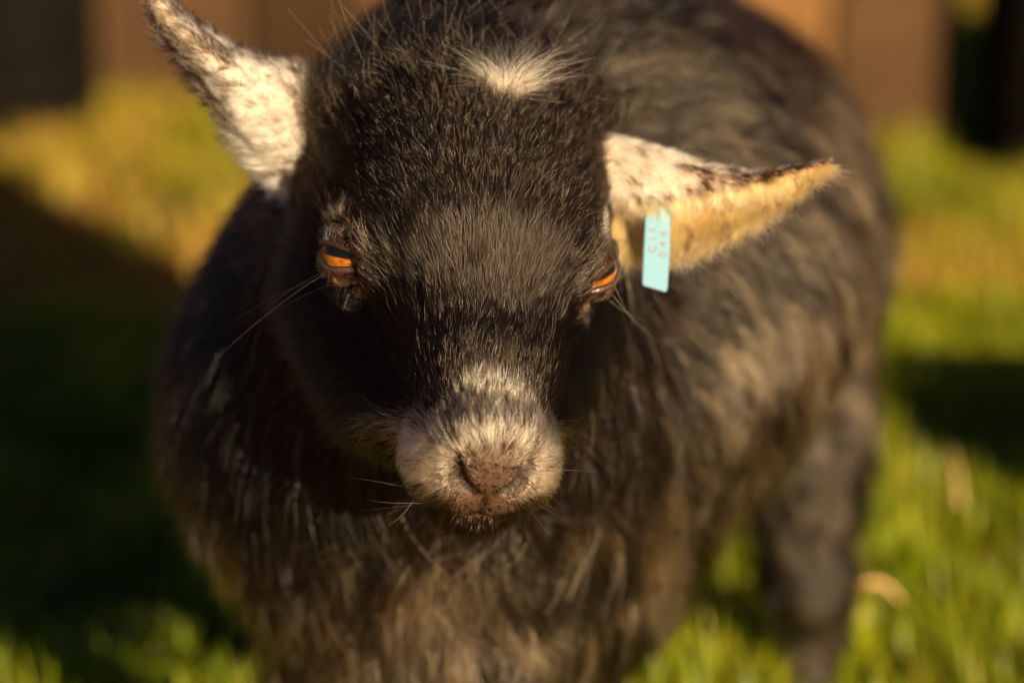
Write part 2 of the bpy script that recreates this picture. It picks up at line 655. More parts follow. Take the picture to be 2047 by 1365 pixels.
extra_v, extra_f, extra_tag = [], [], []
off = len(gv_)
LID_INFO = {}
for s in (-1, 1):
    g, ea, eb = eye_frame(s)
    c = EYES[s]
    NA = 48
    al = np.linspace(0, 2 * math.pi, NA, endpoint=False)
    ca_, sa_ = np.cos(al), np.sin(al)
    hw, hu, hl = (0.0130, 0.0030, 0.0046) if s < 0 else (0.0125, 0.0026, 0.0040)
    prof = np.abs(ca_) ** 2.2
    ax_ = hw * ca_
    bx = np.where(sa_ > 0, hu, hl) * sa_ * (1 - 0.35 * np.abs(ca_))
    # front (tear) corner drawn out and down
    ax_ = ax_ + 0.0022 * np.clip(ca_, 0, 1) ** 4
    bx = bx - 0.0016 * np.clip(ca_, 0, 1) ** 3
    LID_INFO[s] = (c, g, ea, eb)
    rows = [(1.00, EYE_R - 0.0005), (1.0, EYE_R + 0.0010), (1.12, EYE_R + 0.0018), (1.4, EYE_R + 0.0024),
            (1.8, EYE_R + 0.0022), (2.3, EYE_R + 0.0012), (2.9, EYE_R - 0.002)]
    vv = []
    for (sc, rr) in rows:
        extra = np.where(sa_ > 0, 1.0, 0.8) * (sc - 1)
        A = ax_ * (1 + extra * 0.55)
        Bv = bx * (1 + extra * 1.5) + np.sign(sa_) * np.abs(sa_) ** 0.5 * np.clip(sc - 1.4, 0, 2) * 0.0045
        ctr = np.sqrt(np.maximum(EYE_R ** 2 - ax_ ** 2 - bx ** 2, 1e-6))
        dirv = nrm(A[:, None] * ea + Bv[:, None] * eb + ctr[:, None] * g)
        vv.append(c + dirv * rr)
    vv = np.concatenate(vv)
    ff = []
    for k_ in range(len(rows) - 1):
        for q in range(NA):
            f4 = [k_ * NA + q, k_ * NA + (q + 1) % NA, (k_ + 1) * NA + (q + 1) % NA, (k_ + 1) * NA + q]
            ff.append(f4)
    vw = from_head(vv)
    ff = np.array(ff)
    # orient outwards
    n = tri_n(vw, ff)
    fc = vw[ff].mean(1) - from_head(c)
    sel = ff >= 2 * NA
    if np.mean(np.sum(n[3 * NA:] * fc[3 * NA:], 1)) < 0:
        ff = ff[:, ::-1]
    extra_v.append(vw)
    extra_f.append(ff + off)
    off += len(vw)

# ------------------------------------------------------------------ ears


def spline(ctrl, t):
    """Catmull-Rom through evenly spaced control rows"""
    ctrl = np.asarray(ctrl, dtype=np.float64)
    n = len(ctrl) - 1
    x = np.clip(t, 0, 1) * n
    i = np.minimum(np.floor(x).astype(int), n - 1)
    f = (x - i)
    f = f.reshape(f.shape + (1,) * (ctrl.ndim - 1))
    p1, p2 = ctrl[i], ctrl[i + 1]
    p0 = np.where((i > 0).reshape(f.shape), ctrl[np.maximum(i - 1, 0)], 2 * p1 - p2)
    p3 = np.where((i < n - 1).reshape(f.shape), ctrl[np.minimum(i + 2, n)], 2 * p2 - p1)
    return 0.5 * (2 * p1 + (p2 - p0) * f + (2 * p0 - 5 * p1 + 4 * p2 - p3) * f ** 2 + (3 * p1 - p0 - 3 * p2 + p3) * f ** 3)


def build_ear(axis_pts, sections, wdirs, NT=40, NP=28, thick=0.0022):
    """axis_pts: world points; sections[t][j] = (w, b) in mm; wdirs: across direction for each axis point"""
    t = np.linspace(0, 1, NT)
    C = spline(axis_pts, t)
    W = nrm(spline(wdirs, t))
    S = spline(sections, t)                       # NT, J, 2
    T = nrm(np.gradient(C, axis=0))
    O = nrm(B_ - T * (T @ B_)[:, None] * 0.0 - W * (W @ B_)[:, None])
    ph = np.linspace(0, 1, NP)
    outer = np.zeros((NT, NP, 3))
    for k_ in range(NT):
        sec = spline(S[k_], ph) * 0.001
        outer[k_] = C[k_] + sec[:, :1] * W[k_] + sec[:, 1:] * O[k_]
    du = np.gradient(outer, axis=1)
    dt = np.gradient(outer, axis=0)
    N = nrm(np.cross(du, dt))
    return outer, N, T, W, O


EARS = []


def add_ear(s, axis_pts, sections, wdirs, flip):
    global off
    outer, N, T, W, O = build_ear(axis_pts, sections, wdirs)
    if flip:
        N = -N
    NT, NP = outer.shape[:2]
    th = 0.0024 * np.sin(np.linspace(0, math.pi, NP))[None, :, None] ** 0.5
    inner = outer - N * th
    vo, vi = outer.reshape(-1, 3), inner.reshape(-1, 3)
    v = np.concatenate([vo, vi])
    ff = []
    for k_ in range(NT - 1):
        for q in range(NP - 1):
            a_ = k_ * NP + q
            ff.append([a_, a_ + 1, a_ + NP + 1, a_ + NP])
            b_ = a_ + NT * NP
            ff.append([b_, b_ + NP, b_ + NP + 1, b_ + 1])
    ff = np.array(ff)
    n = tri_n(v, ff[::2])
    if np.sum(n * N[:-1, :-1].reshape(-1, 3)) < 0:
        ff = ff[:, ::-1]
    extra_v.append(v)
    extra_f.append(ff + off)
    off += len(v)
    EARS.append(dict(s=s, outer=outer, inner=inner, N=N, T=T, W=W, O=O))


# raised ear on the picture's left: its furry back is turned to us
ua = lambda r, u: R_ * r + U_ * u
add_ear(-1,
        [P(665, 310, 1.195), P(540, 232, 1.172), P(450, 155, 1.163), P(372, 78, 1.158), P(330, 25, 1.155), P(294, -28, 1.150)],
        [[(28, -16), (20, 0), (2, 8), (-12, 3), (-21, -12)],
         [(23, -14), (15, 1), (2, 8), (-9, 3), (-16, -10)],
         [(13, -9), (8.5, 2), (1, 6), (-5, 2), (-9.5, -8)],
         [(7.6, -6), (5, 1.5), (0.5, 4), (-3.5, 1), (-6.5, -6)],
         [(5.2, -4), (3, 1), (0, 2.5), (-3, 0.5), (-4.8, -4)],
         [(0.6, -1), (0.3, 0), (0, 0.2), (-0.3, 0), (-0.6, -1)]],
        [ua(.45, .9), ua(.55, .83), ua(.68, .73), ua(.75, .66), ua(.78, .62), ua(.8, .6)], flip=True)
# drooping ear on the picture's right: hollow side open to the front
add_ear(1,
        [P(1165, 362, 1.189), P(1290, 383, 1.184), P(1395, 385, 1.178), P(1490, 370, 1.172), P(1580, 346, 1.168), P(1655, 324, 1.165)],
        [[(-4, 6), (8, 9), (21, 0), (2, -12), (-25, -10)],
         [(-3, 10), (9, 11), (19, 1), (0, -12), (-25, -8)],
         [(1, 9), (8, 8), (12, 0), (-2, -11), (-21, -7)],
         [(1, 6), (4, 5), (5, 0), (-4, -8), (-18, -4)],
         [(0, 4), (1.5, 3), (1.6, 0), (-3.5, -5), (-12.5, -2)],
         [(0.4, 0.6), (0.5, 0.3), (0.5, 0), (-0.2, -0.4), (-0.8, -0.3)]],
        [ua(0, 1), ua(.03, 1), ua(.1, 1), ua(.2, 1), ua(.25, 1), ua(.25, 1)], flip=True)

body_v = np.concatenate([gv_] + extra_v)
body_f = np.concatenate([gq_] + extra_f)

# ------------------------------------------------------------------ the goat's objects
goat = bpy.data.objects.new('goat', None)
goat.location = (float(BARR[0]), float(BARR[1]), 0.0)
COL.objects.link(goat)
tag(goat, 'young black pygmy goat with pale muzzle, white ears and amber eyes standing in grass', 'goat')


def skin_material():
    m = bpy.data.materials.new('goat_skin')
    m.use_nodes = True
    n, l = m.node_tree.nodes, m.node_tree.links
    b = n['Principled BSDF']
    a_ = n.new('ShaderNodeAttribute')
    a_.attribute_name = 'col'
    r_ = n.new('ShaderNodeAttribute')
    r_.attribute_name = 'wet'
    tc = n.new('ShaderNodeTexCoord')
    tx = n.new('ShaderNodeTexNoise')
    tx.inputs['Scale'].default_value = 700
    tx.inputs['Detail'].default_value = 3
    vo = n.new('ShaderNodeTexVoronoi')
    vo.inputs['Scale'].default_value = 520
    l.new(tc.outputs['Object'], tx.inputs['Vector'])
    l.new(tc.outputs['Object'], vo.inputs['Vector'])
    ad = n.new('ShaderNodeMath')
    ad.operation = 'ADD'
    l.new(tx.outputs[0], ad.inputs[0])
    l.new(vo.outputs['Distance'], ad.inputs[1])
    bp = n.new('ShaderNodeBump')
    bp.inputs['Strength'].default_value = 0.35
    bp.inputs['Distance'].default_value = 0.0006
    l.new(ad.outputs[0], bp.inputs['Height'])
    l.new(bp.outputs[0], b.inputs['Normal'])
    mp = n.new('ShaderNodeMapRange')
    mp.inputs[3].default_value = 0.62
    mp.inputs[4].default_value = 0.28
    l.new(r_.outputs['Fac'], mp.inputs[0])
    l.new(mp.outputs[0], b.inputs['Roughness'])
    l.new(a_.outputs['Color'], b.inputs['Base Color'])
    return m


body = new_mesh('body', body_v, body_f, skin_material(), parent=goat)
VN = vert_normals(body_v, body_f)
n_main = len(gv_)
n_lid = sum(len(v) for v in extra_v[:2])
HQ = to_head(body_v)
skin = np.tile(np.array([0.012, 0.009, 0.007]), (len(body_v), 1))


def put(mask, colr):
    global skin
    w = np.clip(mask, 0, 1)[:, None]
    skin = skin * (1 - w) + np.array(colr) * w


dn = np.linalg.norm((HQ - mm(0, 102, -36)) / mm(24, 22, 24), axis=1)
put(sstep(1.25, 0.8, dn), (0.055, 0.030, 0.019))
put(sstep(1.0, 0.7, np.linalg.norm((HQ - mm(0, 84, -34)) / mm(36, 45, 26), axis=1)) * sstep(0.8, 1.1, dn), (0.16, 0.11, 0.07))
dg_ = np.full(len(HQ), 1.0)
mz_ = HQ[:, 1] > 0.06
for a_, b_, ra, rb in GROOVES:
    dg_[mz_] = np.minimum(dg_[mz_], capsule(HQ[mz_], a_, b_, ra, rb))
put(sstep(0.0007, 0.0, dg_), (0.012, 0.007, 0.005))  # nostril and mouth creases coloured darker, for the shade inside them
# dark wet lid margins, reddish skin below the eye
for s in (-1, 1):
    c, g, ea, eb = LID_INFO[s]
    r = HQ - c
    near = np.linalg.norm(r, axis=1) < 0.026
    put(near * 0.9, (0.030, 0.013, 0.008))
o_ = n_main
for s in (-1, 1):
    skin[o_:o_ + 48 * 2] = (0.004, 0.003, 0.003)
    bb = (HQ[o_ + 96:o_ + 144] - LID_INFO[s][0]) @ LID_INFO[s][3]
    skin[o_ + 96:o_ + 144] = np.where((bb < 0)[:, None], np.array([0.055, 0.036, 0.030]), np.array([0.03, 0.018, 0.012]))
    o_ += 48 * 7
skin[n_main + n_lid:] = (0.42, 0.28, 0.17)
ca = body.data.attributes.new('col', 'FLOAT_COLOR', 'POINT')
ca.data.foreach_set('color', np.concatenate([skin, np.ones((len(skin), 1))], 1).astype(np.float32).ravel())
wet = sstep(1.05, 0.5, np.linalg.norm((HQ - mm(0, 103, -38)) / mm(8, 12, 5), axis=1))
wet[n_main:n_main + n_lid] = 0.7
wa = body.data.attributes.new('wet', 'FLOAT', 'POINT')
wa.data.foreach_set('value', wet.astype(np.float32))


def eye_material():
    m = bpy.data.materials.new('amber_eye')
    m.use_nodes = True
    n, l = m.node_tree.nodes, m.node_tree.links
    b = n['Principled BSDF']
    tc = n.new('ShaderNodeTexCoord')
    sp = n.new('ShaderNodeSeparateXYZ')
    l.new(tc.outputs['Object'], sp.inputs[0])

    def math_(op, a_, b_=None):
        x = n.new('ShaderNodeMath')
        x.operation = op
        for i_, v_ in enumerate((a_, b_)):
            if v_ is None:
                continue
            if isinstance(v_, (int, float)):
                x.inputs[i_].default_value = v_
            else:
                l.new(v_, x.inputs[i_])
        return x.outputs[0]
    # radius across the gaze
    rr = math_('SQRT', math_('ADD', math_('MULTIPLY', sp.outputs[0], sp.outputs[0]), math_('MULTIPLY', sp.outputs[1], sp.outputs[1])))
    # bar pupil: rounded box 2 x 0.7
    px = math_('MAXIMUM', math_('SUBTRACT', math_('ABSOLUTE', sp.outputs[0]), 0.0085), 0.0)
    py_ = math_('MAXIMUM', math_('SUBTRACT', math_('ABSOLUTE', math_('SUBTRACT', sp.outputs[1], 0.0014)), 0.0004), 0.0)
    pd = math_('SQRT', math_('ADD', math_('MULTIPLY', px, px), math_('MULTIPLY', py_, py_)))
    pup = n.new('ShaderNodeMapRange')
    pup.inputs[1].default_value = 0.0014
    pup.inputs[2].default_value = 0.0019
    l.new(pd, pup.inputs[0])
    lim = n.new('ShaderNodeMapRange')
    lim.inputs[1].default_value = 0.0110
    lim.inputs[2].default_value = 0.0126
    l.new(rr, lim.inputs[0])
    tx = n.new('ShaderNodeTexNoise')
    tx.inputs['Scale'].default_value = 420
    tx.inputs['Detail'].default_value = 4
    l.new(tc.outputs['Object'], tx.inputs['Vector'])
    iris = n.new('ShaderNodeValToRGB')
    iris.color_ramp.elements[0].position = 0.3
    iris.color_ramp.elements[0].color = (0.13, 0.036, 0.004, 1)
    iris.color_ramp.elements[1].position = 0.65
    iris.color_ramp.elements[1].color = (0.30, 0.110, 0.013, 1)
    l.new(tx.outputs[0], iris.inputs[0])
    m1 = n.new('ShaderNodeMix')
    m1.data_type = 'RGBA'
    m1.inputs[6].default_value = (0.003, 0.004, 0.005, 1)
    l.new(pup.outputs[0], m1.inputs[0])
    l.new(iris.outputs[0], m1.inputs[7])
    m2 = n.new('ShaderNodeMix')
    m2.data_type = 'RGBA'
    m2.inputs[7].default_value = (0.02, 0.011, 0.007, 1)
    l.new(lim.outputs[0], m2.inputs[0])
    l.new(m1.outputs[2], m2.inputs[6])
    l.new(m2.outputs[2], b.inputs['Base Color'])
    b.inputs['Roughness'].default_value = 0.25
    b.inputs['Coat Weight'].default_value = 0.25
    b.inputs['Specular IOR Level'].default_value = 0.25
    b.inputs['Coat Roughness'].default_value = 0.03
    return m


m_eye = eye_material()
for s in (-1, 1):
    c, g, ea, eb = LID_INFO[s]
    import bmesh
    bm = bmesh.new()
    bmesh.ops.create_uvsphere(bm, u_segments=48, v_segments=32, radius=EYE_R)
    for v in bm.verts:                       # corneal bulge
        z = v.co.z / EYE_R
        if z > 0.6:
            v.co.z += 0.0009 * (z - 0.6) / 0.4
    me = bpy.data.meshes.new('eye')
    bm.to_mesh(me)
    bm.free()
    me.polygons.foreach_set('use_smooth', np.ones(len(me.polygons), dtype=bool))
    me.materials.append(m_eye)
    o = bpy.data.objects.new('eye', me)
    COL.objects.link(o)
    gw, aw, bw = g @ HM, ea @ HM, eb @ HM
    xw = np.cross(bw, gw)
    M = Matrix(((xw[0], bw[0], gw[0], 0), (xw[1], bw[1], gw[1], 0), (xw[2], bw[2], gw[2], 0), (0, 0, 0, 1)))
    o.matrix_world = Matrix.Translation(Vector(from_head(c))) @ M
    loc, rot, sc_ = o.matrix_world.decompose()
    o.location = loc
    o.rotation_euler = rot.to_euler()
    o.scale = (1, 1, 1)
    set_parent(o, goat)

# hooves
m_hoof = mat('hoof_horn', (0.03, 0.024, 0.02), 0.5, 0.4, ((0.05, 0.04, 0.03), 60.0), 0.2)
for top, hind in LEGS:
    x, y = float(top[0]), float(top[1])
    v, f, n_ = [], [], 12
    for (z, r) in ((0.0, 0.022), (0.012, 0.021), (0.032, 0.016), (0.036, 0.012)):
        for q in range(n_):
            aa = 2 * math.pi * q / n_
            v.append((x + r * math.cos(aa), y - 0.004 * (1 - z / 0.036) + 1.15 * r * math.sin(aa), z - 0.002))
    for k_ in range(3):
        for q in range(n_):
            f.append((k_ * n_ + q, k_ * n_ + (q + 1) % n_, (k_ + 1) * n_ + (q + 1) % n_, (k_ + 1) * n_ + q))
    f += [tuple(range(n_ - 1, -1, -1)), tuple(range(3 * n_, 4 * n_))]
    new_mesh('hoof', v, f, m_hoof, parent=goat)


# =================================================================== FUR
def sample(verts, faces, normals, weight, n, seed):
    """n random points over quads, density proportional to area x weight(face)"""
    rng = np.random.default_rng(seed)
    area = np.linalg.norm(tri_n(verts, faces), axis=1) * 0.5
    w = area * weight
    cdf = np.cumsum(w)
    fi = np.searchsorted(cdf, rng.uniform(0, cdf[-1], n))
    fi = np.minimum(fi, len(faces) - 1)
    u, v = rng.uniform(0, 1, (2, n, 1))
    f = faces[fi]
    bil = lambda A: (A[f[:, 0]] * (1 - u) + A[f[:, 1]] * u) * (1 - v) + (A[f[:, 3]] * (1 - u) + A[f[:, 2]] * u) * v
    return bil(verts), nrm(bil(normals)), fi


def clump_ids(pts, spacing_n, seed):
    rng = np.random.default_rng(seed)
    ids = rng.choice(len(pts), min(spacing_n, len(pts)), replace=False)
    kd = kdtree.KDTree(len(ids))
    for k_, i_ in enumerate(ids):
        kd.insert(pts[i_], k_)
    kd.balance()
    find = kd.find
    cid = np.fromiter((find(q)[1] for q in pts.tolist()), dtype=np.int64, count=len(pts))
    return cid, ids


def tangent(v, n):
    return nrm(v - n * np.sum(v * n, 1, keepdims=True))


def make_hair(name, root, nor, flow, length, lift, color, r_root, r_tip=0.25, clump=0.4, n_clump=2000, jitter=0.18,
              clump_jit=0.18, bend=0.0, gravity=0.0, K=6, material=None, seed=1, len_jit=0.35, parent=None, lift_end=0.35):
    rng = np.random.default_rng(seed)
    N = len(root)
    cid, cidx = clump_ids(root, n_clump, seed + 5)
    nc = len(cidx)
    cj = rng.normal(0, 1, (nc, 3))
    f = nrm(flow + clump_jit * cj[cid] + jitter * rng.normal(0, 1, (N, 3)))
    f = tangent(f, nor)
    L = length * (1 - len_jit * rng.uniform(0, 1, N)) * (1 + 0.18 * rng.normal(0, 1, nc)[cid].clip(-1.5, 1.5))
    lf = lift * (1 + 0.40 * rng.normal(0, 1, N).clip(-2, 2)) + 0.08 * rng.normal(0, 1, nc)[cid]
    lf = np.clip(lf, 0.03, 1.5)
    side = np.cross(nor, f)
    bnd = (bend * rng.normal(0, 1, N) + bend * rng.normal(0, 1, nc)[cid])
    t = np.linspace(0, 1, K)
    sl, cl = np.sin(lf)[:, None], np.cos(lf)[:, None]
    hn = sl * (t - (1 - lift_end) * 0.5 * t ** 2)
    ht = cl * t + sl * (1 - lift_end) * 0.35 * t ** 2
    Lk = L[:, None, None]
    pts = root[:, None, :] + Lk * (nor[:, None, :] * hn[..., None] + f[:, None, :] * ht[..., None]
                                   + side[:, None, :] * (bnd[:, None] * t ** 2)[..., None])
    if gravity:
        pts[..., 2] -= (gravity * L)[:, None] * t ** 2
    # draw hairs of a lock together towards their tips
    crow = root[cidx][cid]
    pull = (crow - root)
    cw = clump * rng.uniform(0.5, 1.0, N)
    pts += pull[:, None, :] * (cw[:, None] * t ** 1.4)[..., None]
    rad = (r_root * (1 - (1 - r_tip) * t ** 1.5))[None, :] * rng.uniform(0.7, 1.25, N)[:, None]
    return pts, rad, color, cid


def write_hair(name, groups, material, parent):
    K = groups[0][0].shape[1]
    pts = np.concatenate([g_[0] for g_ in groups])
    rad = np.concatenate([g_[1] for g_ in groups])
    colr = np.concatenate([g_[2] for g_ in groups])
    hc = bpy.data.hair_curves.new(name)
    hc.add_curves([K] * len(pts))
    hc.attributes['position'].data.foreach_set('vector', pts.astype(np.float32).ravel())
    ra = hc.attributes.get('radius') or hc.attributes.new('radius', 'FLOAT', 'POINT')
    ra.data.foreach_set('value', rad.astype(np.float32).ravel())
    ca_ = hc.attributes.new('col', 'FLOAT_COLOR', 'CURVE')
    ca_.data.foreach_set('color', np.concatenate([np.clip(colr, 0.001, 0.95), np.ones((len(colr), 1))], 1).astype(np.float32).ravel())
    hc.materials.append(material)
    o = bpy.data.objects.new(name, hc)
    COL.objects.link(o)
    set_parent(o, parent)
    return o


BLACK = np.array([0.0014, 0.0013, 0.0013])
BROWN = np.array([0.020, 0.0095, 0.0042])
TAN = np.array([0.33, 0.205, 0.095])
CREAM = np.array([0.82, 0.68, 0.49])
WHITE = np.array([0.86, 0.80, 0.71])
RUST = np.array([0.20, 0.075, 0.03])


def mixc(a_, b_, w):
    w = np.asarray(w)[:, None]
    return a_ * (1 - w) + b_ * w


m_hair = hair_mat('goat_hair', 0.20, 0.25, 0.0, 1.39)
m_hair_pale = hair_mat('goat_hair_pale', 0.40, 0.6)

# ---- faces of the main skin split in head and body by distance from the skull
fq = to_head(body_v[body_f].mean(1))
fcen = body_v[body_f].mean(1)
n_ear_f = sum(len(f) for f in extra_f[2:])
is_ear = np.zeros(len(body_f), bool)
is_ear[len(body_f) - n_ear_f:] = True
head_w = (np.linalg.norm((fq - mm(0, 5, -10)) / mm(85, 125, 85), axis=1) < 1.0) & (fq[:, 1] > -0.085) & ~is_ear
body_w = ~is_ear & ~head_w
facing = nrm(tri_n(body_v, body_f))
toward_cam = np.sum(facing * nrm(CAM - fcen), 1)

# ================= face
NF = 130000
bare = np.zeros(len(body_f))
wgt = head_w.astype(float) * np.where(toward_cam < -0.35, 0.25, 1.0)
# bare nose leather, lip and lid margins carry hardly any hair
dnose = np.linalg.norm((fq - mm(0, 106, -30)) / mm(14.5, 15, 9.5), axis=1)
wgt *= np.where(dnose < 1.0, 0.30, 1.0)
dlip = np.linalg.norm((fq - mm(0, 99, -46)) / mm(13, 14, 10), axis=1)
wgt *= np.where(dlip < 1.0, 0.25, 1.0)
dgr = np.full(len(fq), 1.0)
mz = fq[:, 1] > 0.06
for a_, b_, ra, rb in GROOVES:
    dgr[mz] = np.minimum(dgr[mz], capsule(fq[mz], a_, b_, ra, rb))
wgt *= np.where(dgr < -0.0003, 0.0, 1.0)
# finer, denser coat on the muzzle
wgt *= np.where(fq[:, 1] > 0.05, 2.2, 1.0)
for s in (-1, 1):
    c, g, ea, eb = LID_INFO[s]
    r = fq - c
    ga = r @ g
    aa, bb = (r @ ea) / 0.0138, (r @ eb) / np.where(r @ eb > 0, 0.0046, 0.0062)
    wgt *= np.where((ga > 0) & (aa ** 2 + bb ** 2 < 1.0), 0.0, 1.0)
    aa2, bb2 = (r @ ea) / 0.020, (r @ eb) / 0.016
    wgt *= np.where((ga > 0) & (aa2 ** 2 + bb2 ** 2 < 1.0), 0.8, 1.0)
wgt *= 1 - 0.85 * sstep(0.011, 0.007, np.linalg.norm(fq[:, :2] - np.array([0.010, -0.038]), axis=1)) * (fq[:, 2] > 0.02)
root, nor, fi = sample(body_v, body_f, VN, wgt, NF, 31)
q = to_head(root)
qn = nor @ HM.T
x, y, z = q.T
# growth: away from the nose, parting over the brow, down over the cheeks
src = np.stack([x * 0.25, np.full_like(x, 0.100), np.full_like(x, -0.026)], -1)
fl = nrm(q - src)
cheek = sstep(0.018, 0.040, np.abs(x)) * sstep(0.006, -0.030, z)
fl = fl + cheek[:, None] * np.stack([np.sign(x) * 0.3, -0.25 + 0 * x, -0.75 + 0 * x], -1)
brow = sstep(0.06, 0.02, y) * sstep(-0.02, 0.01, z)
fl = fl + brow[:, None] * np.stack([x * 14.0, np.zeros_like(x), np.zeros_like(x)], -1)
# poll: brushed up and sideways
poll = sstep(-0.035, -0.060, y) * sstep(0.0, 0.02, z)
fl = fl + poll[:, None] * np.stack([x * 8, -0.2 + 0 * x, 0.9 + 0 * x], -1)
# around the eyes hair runs away from the eye
for s in (-1, 1):
    c, g, ea, eb = LID_INFO[s]
    r = q - c
    de = np.linalg.norm(r, axis=1)
    w = sstep(0.030, 0.018, de)[:, None]
    fl = fl * (1 - w) + nrm(r - (r @ g)[:, None] * g + 0.35 * eb * np.linalg.norm(r, axis=1)[:, None]) * w
muz = sstep(0.045, 0.075, y)
chin = sstep(-0.044, -0.054, z) * muz
fl = fl + chin[:, None] * np.array([0, 0.1, -0.6])
flow = tangent(fl @ HM, nor)

length = 0.0125 + 0 * x
length = length * (1 - 0.50 * muz)
length = np.where(poll > 0, length + poll * 0.014, length)
length += cheek * (1 - muz) * 0.016 * sstep(-0.01, -0.05, z)
length += chin * 0.001
length *= np.where(np.minimum(np.linalg.norm(q - EYES[-1], axis=1), np.linalg.norm(q - EYES[1], axis=1)) < 0.024, 0.42, 1.0)
dn_ = np.linalg.norm((q - mm(0, 106, -30)) / mm(14.5, 15, 9.5), axis=1)
length *= 0.28 + 0.72 * sstep(0.9, 1.9, dn_)
dl_ = np.linalg.norm((q - mm(0, 99, -46)) / mm(16, 16, 11), axis=1)
length *= 0.35 + 0.65 * sstep(0.8, 1.5, dl_)
lift = 0.28 + 0.44 * sstep(0.035, 0.0, y) * sstep(0.018, 0.032, z) + 0.1 * poll + 0.15 * chin + 0.12 * muz
lift = np.where(y < -0.075, 0.6, lift)

# colour: black with brown; pale saddle over the muzzle
col = mixc(BLACK, BROWN, RNG.uniform(0, 1, NF) ** 2 * (1 - 0.9 * cheek))
sil = np.abs(x)
down = y * 0.574 - z * 0.819
top_edge = np.interp(sil, [0, 0.006, 0.012, 0.022, 0.032], [0.041, 0.044, 0.050, 0.059, 0.063]) + 0.006 * (vnoise(q, 130, 5) - 0.5)
pale = sstep(top_edge, top_edge + 0.005, down + 0.003 * RNG.normal(0, 1, NF)) * sstep(0.045, 0.055, y)
pale *= sstep(-0.051, -0.044, z + 0.002 * RNG.normal(0, 1, NF))
pale *= np.where(dn_ < 1.05, 0.25, 1.0)
speck = vnoise(q * np.array([1.3, 1, 1]), 320, 9)
upper_nose = sstep(0.022, 0.014, sil) * sstep(0.052, 0.058, down) * sstep(0.083, 0.077, down)
low_lip = sstep(-0.034, -0.044, z)
pdark = 0.22 + 0.18 * upper_nose + 0.40 * low_lip
keep = (RNG.uniform(0, 1, NF) * 0.55 + speck * 0.45) > pdark
cream = mixc(CREAM, TAN, RNG.uniform(0, 1, NF) ** 1.5 * 0.8)
col = np.where((pale * keep > RNG.uniform(0.2, 0.8, NF))[:, None], cream, np.where((pale > 0.5)[:, None], mixc(BROWN, BLACK, RNG.uniform(0, 1, NF)), col))
# dull brown chin and lip hair
lipw = sstep(-0.044, -0.050, z) * sstep(0.07, 0.085, y)
col = np.where((lipw > RNG.uniform(0, 1, NF))[:, None], mixc(BLACK, BROWN * 2.0, RNG.uniform(0, 1, NF) * sstep(-0.066, -0.056, z) * sstep(0.018, 0.008, sil)), col)
# pale brow hairs and rusty lids
for s in (-1, 1):
    c, g, ea, eb = LID_INFO[s]
    r = q - c
    A, Bq = r @ ea, r @ eb
    ringd = np.abs(Bq - 0.0130 + 10.0 * A ** 2 * (1 + 0.4 * np.sign(A)) + 0.25 * np.clip(A, 0, 1))
    ga = (r @ g) > 0.0
    pb = np.exp(-(ringd / 0.0042) ** 2) * ga * (np.abs(A) < 0.022) * (0.35 + 0.65 * (vnoise(q, 260, 14) > 0.42))
    front = np.exp(-((A - 0.018) / 0.005) ** 2 - ((Bq - 0.002) / 0.009) ** 2) * ga * 0.55
    pick = RNG.uniform(0, 1, NF) < np.maximum(pb, front)
    col = np.where(pick[:, None], mixc(CREAM, TAN, RNG.uniform(0, 1, NF) * 0.6), col)
    under = np.exp(-((Bq + 0.010) / 0.004) ** 2) * ga * (np.abs(A) < 0.016)
    col = np.where((RNG.uniform(0, 1, NF) < under * 0.75)[:, None], RUST, col)
face = make_hair('face', root, nor, flow, length, lift, col, 0.00010, 0.25, clump=0.35, n_clump=9000, jitter=0.15, clump_jit=0.14,
                 bend=0.10, seed=41)
gsel = muz[:, None] > -1
write_hair('face_hair', [face], m_hair, goat)

# ================= crown: long rough hair of the poll and a pale forelock
NP_ = 9000
wgt = head_w * sstep(-0.038, -0.055, fq[:, 1]) * sstep(0.005, 0.02, fq[:, 2]) * sstep(0.012, 0.022, np.linalg.norm(fq[:, :2] - np.array([0.010, -0.040]), axis=1))
root, nor, fi = sample(body_v, body_f, VN, wgt, NP_, 51)
q = to_head(root)
fl = np.stack([q[:, 0] * 12, -0.35 + 0 * q[:, 0], 0.5 + 0 * q[:, 0]], -1)
g1 = make_hair('crown', root, nor, tangent(fl @ HM, nor), np.full(NP_, 0.030), np.full(NP_, 0.85), mixc(BLACK, BROWN, RNG.uniform(0, 1, NP_) ** 2),
               0.00010, 0.2, clump=0.5, n_clump=500, jitter=0.25, clump_jit=0.45, bend=0.2, seed=52)
NL = 1300
ang_ = RNG.uniform(0, 2 * math.pi, NL)
rr = np.sqrt(RNG.uniform(0, 1, NL))
cx = np.stack([0.010 + 0.006 * rr * np.cos(ang_), -0.037 + 0.004 * rr * np.sin(ang_), np.full(NL, 0.055)], -1)
pw = from_head(cx)
for it in range(12):
    pw = pw - sdf(pw)[:, None] * 0.8 * HU
root = pw
nor = nrm(np.tile(HU, (NL, 1)))
q = to_head(root)
fan = np.clip((q[:, 0] - 0.010) / 0.006, -1, 1) * 1.25 + 0.25 * RNG.normal(0, 1, NL)
fl = np.stack([np.sin(fan), -np.cos(fan) * 0.9, 0 * fan + 0.1], -1)
lk = RNG.uniform(0, 1, NL)
g2 = make_hair('forelock', root, nor, tangent(nrm(fl) @ HM, nor), 0.012 + 0.020 * RNG.uniform(0, 1, NL) ** 1.5, 0.45 + 0.7 * RNG.uniform(0, 1, NL),
               np.where((RNG.uniform(0, 1, NL) < 0.12)[:, None], BROWN, mixc(CREAM * 1.1, TAN, lk ** 2 * 0.7)),
               0.00010, 0.2, clump=0.6, n_clump=38, jitter=0.16, clump_jit=0.35, bend=0.3, seed=53)
o = write_hair('forelock', [g2], m_hair_pale, goat)
